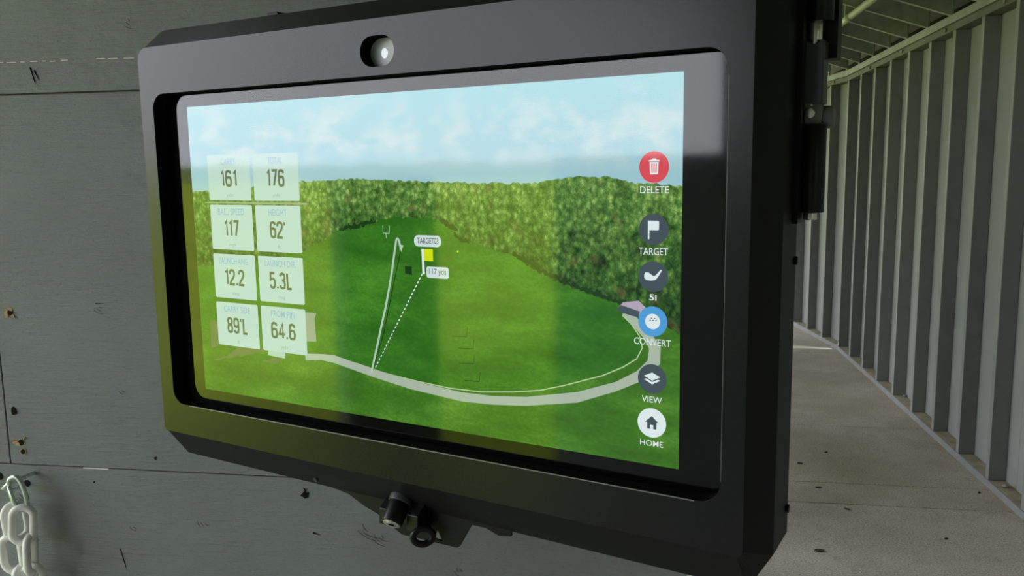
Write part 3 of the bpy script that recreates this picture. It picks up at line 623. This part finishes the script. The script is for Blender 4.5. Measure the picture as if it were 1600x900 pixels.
# bracket from the back of the housing to the plywood
def on_wall(u, v):
    yl = 0.654230-math.sin(PHI)*u*MM; return -(YW-0.0005-yl)/math.cos(PHI)/MM
pts = [(-60, -70, -60), (20, -70, -60), (20, -70, on_wall(20, 0)), (-60, -70, on_wall(-60, 0)), (-60, 70, -60), (20, 70, -60), (20, 70, on_wall(20, 0)), (-60, 70, on_wall(-60, 0))]
obj('wall_bracket', hexa([tuple(L(*p)) for p in pts]), M['black_side'], enc)

# ------------------------------------------------------------------ hook, snap link and plastic chain at the lower left
YH = 0.836
ey = empty('screw_hook', (-0.7282, YW, Z(-0.3513)))
tag(ey, 'small zinc screw hook in the plywood at lower left', 'hook')
smooth(obj('shank', tube([(0, 0.012, 0), (0, -0.006, 0.0005), (-0.006, -0.016, -0.001), (-0.014, -0.024, -0.0045), (-0.0205, -0.0255, -0.0105), (-0.0185, -0.020, -0.015), (-0.012, -0.014, -0.0145), (-0.006, -0.011, -0.010)], 0.0026, 10), M['zinc'], ey))
cb = empty('snap_hook', (-0.7290, YH-0.003, Z(-0.3475)))
tag(cb, 'zinc snap hook linking the wall hook to the white chain', 'snap hook')
def loop2(pts, k=8):
    # closed Catmull-Rom
    n = len(pts); out = []
    for i in range(n):
        p0, p1, p2, p3 = [Vector(pts[(i+j-1) % n]) for j in range(4)]
        for s in range(k):
            t = s/k; out.append(0.5*((2*p1)+(-p0+p2)*t+(2*p0-5*p1+4*p2-p3)*t*t+(-p0+3*p1-3*p2+p3)*t**3))
    return out
pear = [(-0.004, 0, 0.001), (-0.0095, 0, -0.003), (-0.0105, 0, -0.012), (-0.0075, 0, -0.026), (-0.003, 0, -0.036), (0.004, 0, -0.0385), (0.0105, 0, -0.034), (0.0105, 0, -0.022), (0.0065, 0, -0.007), (0.001, 0, 0.0005)]
smooth(obj('frame', tube(loop2(pear), 0.0027, 10, True), M['zinc'], cb))
smooth(obj('gate', tube([(-0.008, -0.004, -0.009), (0.001, -0.0045, -0.0365)], 0.0019, 10), M['zinc'], cb))
ch = empty('plastic_chain', (-0.7305, YH, Z(-0.3865)))
tag(ch, 'white plastic chain hanging in two strands from the snap hook at lower left', 'chain')
def link_mesh(Ln, Wd, r):
    h = Ln/2-Wd/2; R = Wd/2-r; pts = [(R*math.cos(a), 0, h+R*math.sin(a)) for a in [math.pi*i/10 for i in range(11)]]+[(R*math.cos(a), 0, -h+R*math.sin(a)) for a in [math.pi+math.pi*i/10 for i in range(11)]]
    me = bpy.data.meshes.new('link'); bm = tube(pts, r, 12, True); bmesh.ops.recalc_face_normals(bm, faces=bm.faces[:]); bm.to_mesh(me); bm.free(); me.materials.append(M['white_plastic'])
    for p in me.polygons: p.use_smooth = True
    return me
lm = link_mesh(0.0515, 0.0315, 0.0044)
for (x, y, z, rz, ry) in ((0.0065, -0.006, -0.0165, 22, 5), (-0.0085, 0.002, -0.0165, 52, -4), (0.0125, -0.005, -0.0525, 108, 5), (-0.011, -0.006, -0.0535, 8, -3), (0.012, -0.005, -0.089, 18, 2), (-0.002, -0.004, -0.090, 84, 3), (0.012, -0.005, -0.126, 95, 0), (-0.004, -0.004, -0.127, 0, 0)):
    o = obj('link', lm, None, ch, (x, y, z)); o.rotation_euler = (0, math.radians(ry), math.radians(rz))

# ------------------------------------------------------------------ bits lying on the walkway and the plate
def leaf(x, y, z, s, rz, label, m='leaf'):
    rnd = random.Random(int(x*1000)); bm = bmesh.new(); k = 9; t = []; b = []; s *= 0.72
    for i in range(k):
        a = 2*math.pi*i/k; q = 1+rnd.uniform(-0.35, 0.3)
        t.append(bm.verts.new((s*q*math.cos(a), s*0.45*q*math.sin(a), 0.004+rnd.uniform(0, 0.004)))); b.append(bm.verts.new((s*q*0.95*math.cos(a), s*0.42*q*math.sin(a), 0.0)))
    bm.faces.new(t); bm.faces.new(b[::-1])
    for i in range(k): bm.faces.new((t[i], t[(i+1) % k], b[(i+1) % k], b[i]))
    o = obj('dry_leaf', bm, M[m], None, (x, y, z)); o.rotation_euler = (0, 0, rz); return tag(o, label, 'leaf', 'dry leaf bits on the walkway')
leaf(0.833, 4.324, 0, 0.020, 0.1, 'round dark leaf bit just beyond the nearest floor joint')
leaf(0.915, 4.055, 0, 0.018, -0.5, 'thin dark leaf scrap right in front of the nearest floor joint')
leaf(0.702, 3.579, 0, 0.026, 0.2, 'largest flattened leaf bit on the grey concrete nearest the viewer')
leaf(0.973, 4.885, 0, 0.016, 0.3, 'small curled leaf in the middle of the brownish slab')
leaf(0.798, 4.678, 0, 0.020, -0.2, 'pale brown leaf scrap close to the enclosure edge on the brownish slab')
leaf(1.267, 3.774, 0, 0.013, 0.5, 'tiny leaf crumb on the grey concrete towards the stud wall')
leaf(1.600, 4.352, 0, 0.014, 0.9, 'small leaf bit against the bottom plate of the stud wall')
def pebble(x, y, z, s, label):
    bm = bmesh.new(); bmesh.ops.create_icosphere(bm, subdivisions=2, radius=s); rnd = random.Random(int(y*100))
    for v in bm.verts: v.co = Vector((v.co.x*1.2, v.co.y, max(v.co.z*0.8, -s*0.55)))*(1+rnd.uniform(-0.12, 0.12))
    lo = min(v.co.z for v in bm.verts)
    for v in bm.verts: v.co.z -= lo
    return tag(obj('rubble_chip', bm, M['galv'], None, (x, y, z)), label, 'chip')
pebble(1.715, 4.34, 0.0395, 0.014, 'pale rubble chip on the bottom plate between the two nearest studs')
pebble(1.700, 6.02, 0.0395, 0.013, 'small dark chip on the bottom plate farther along the stud wall')
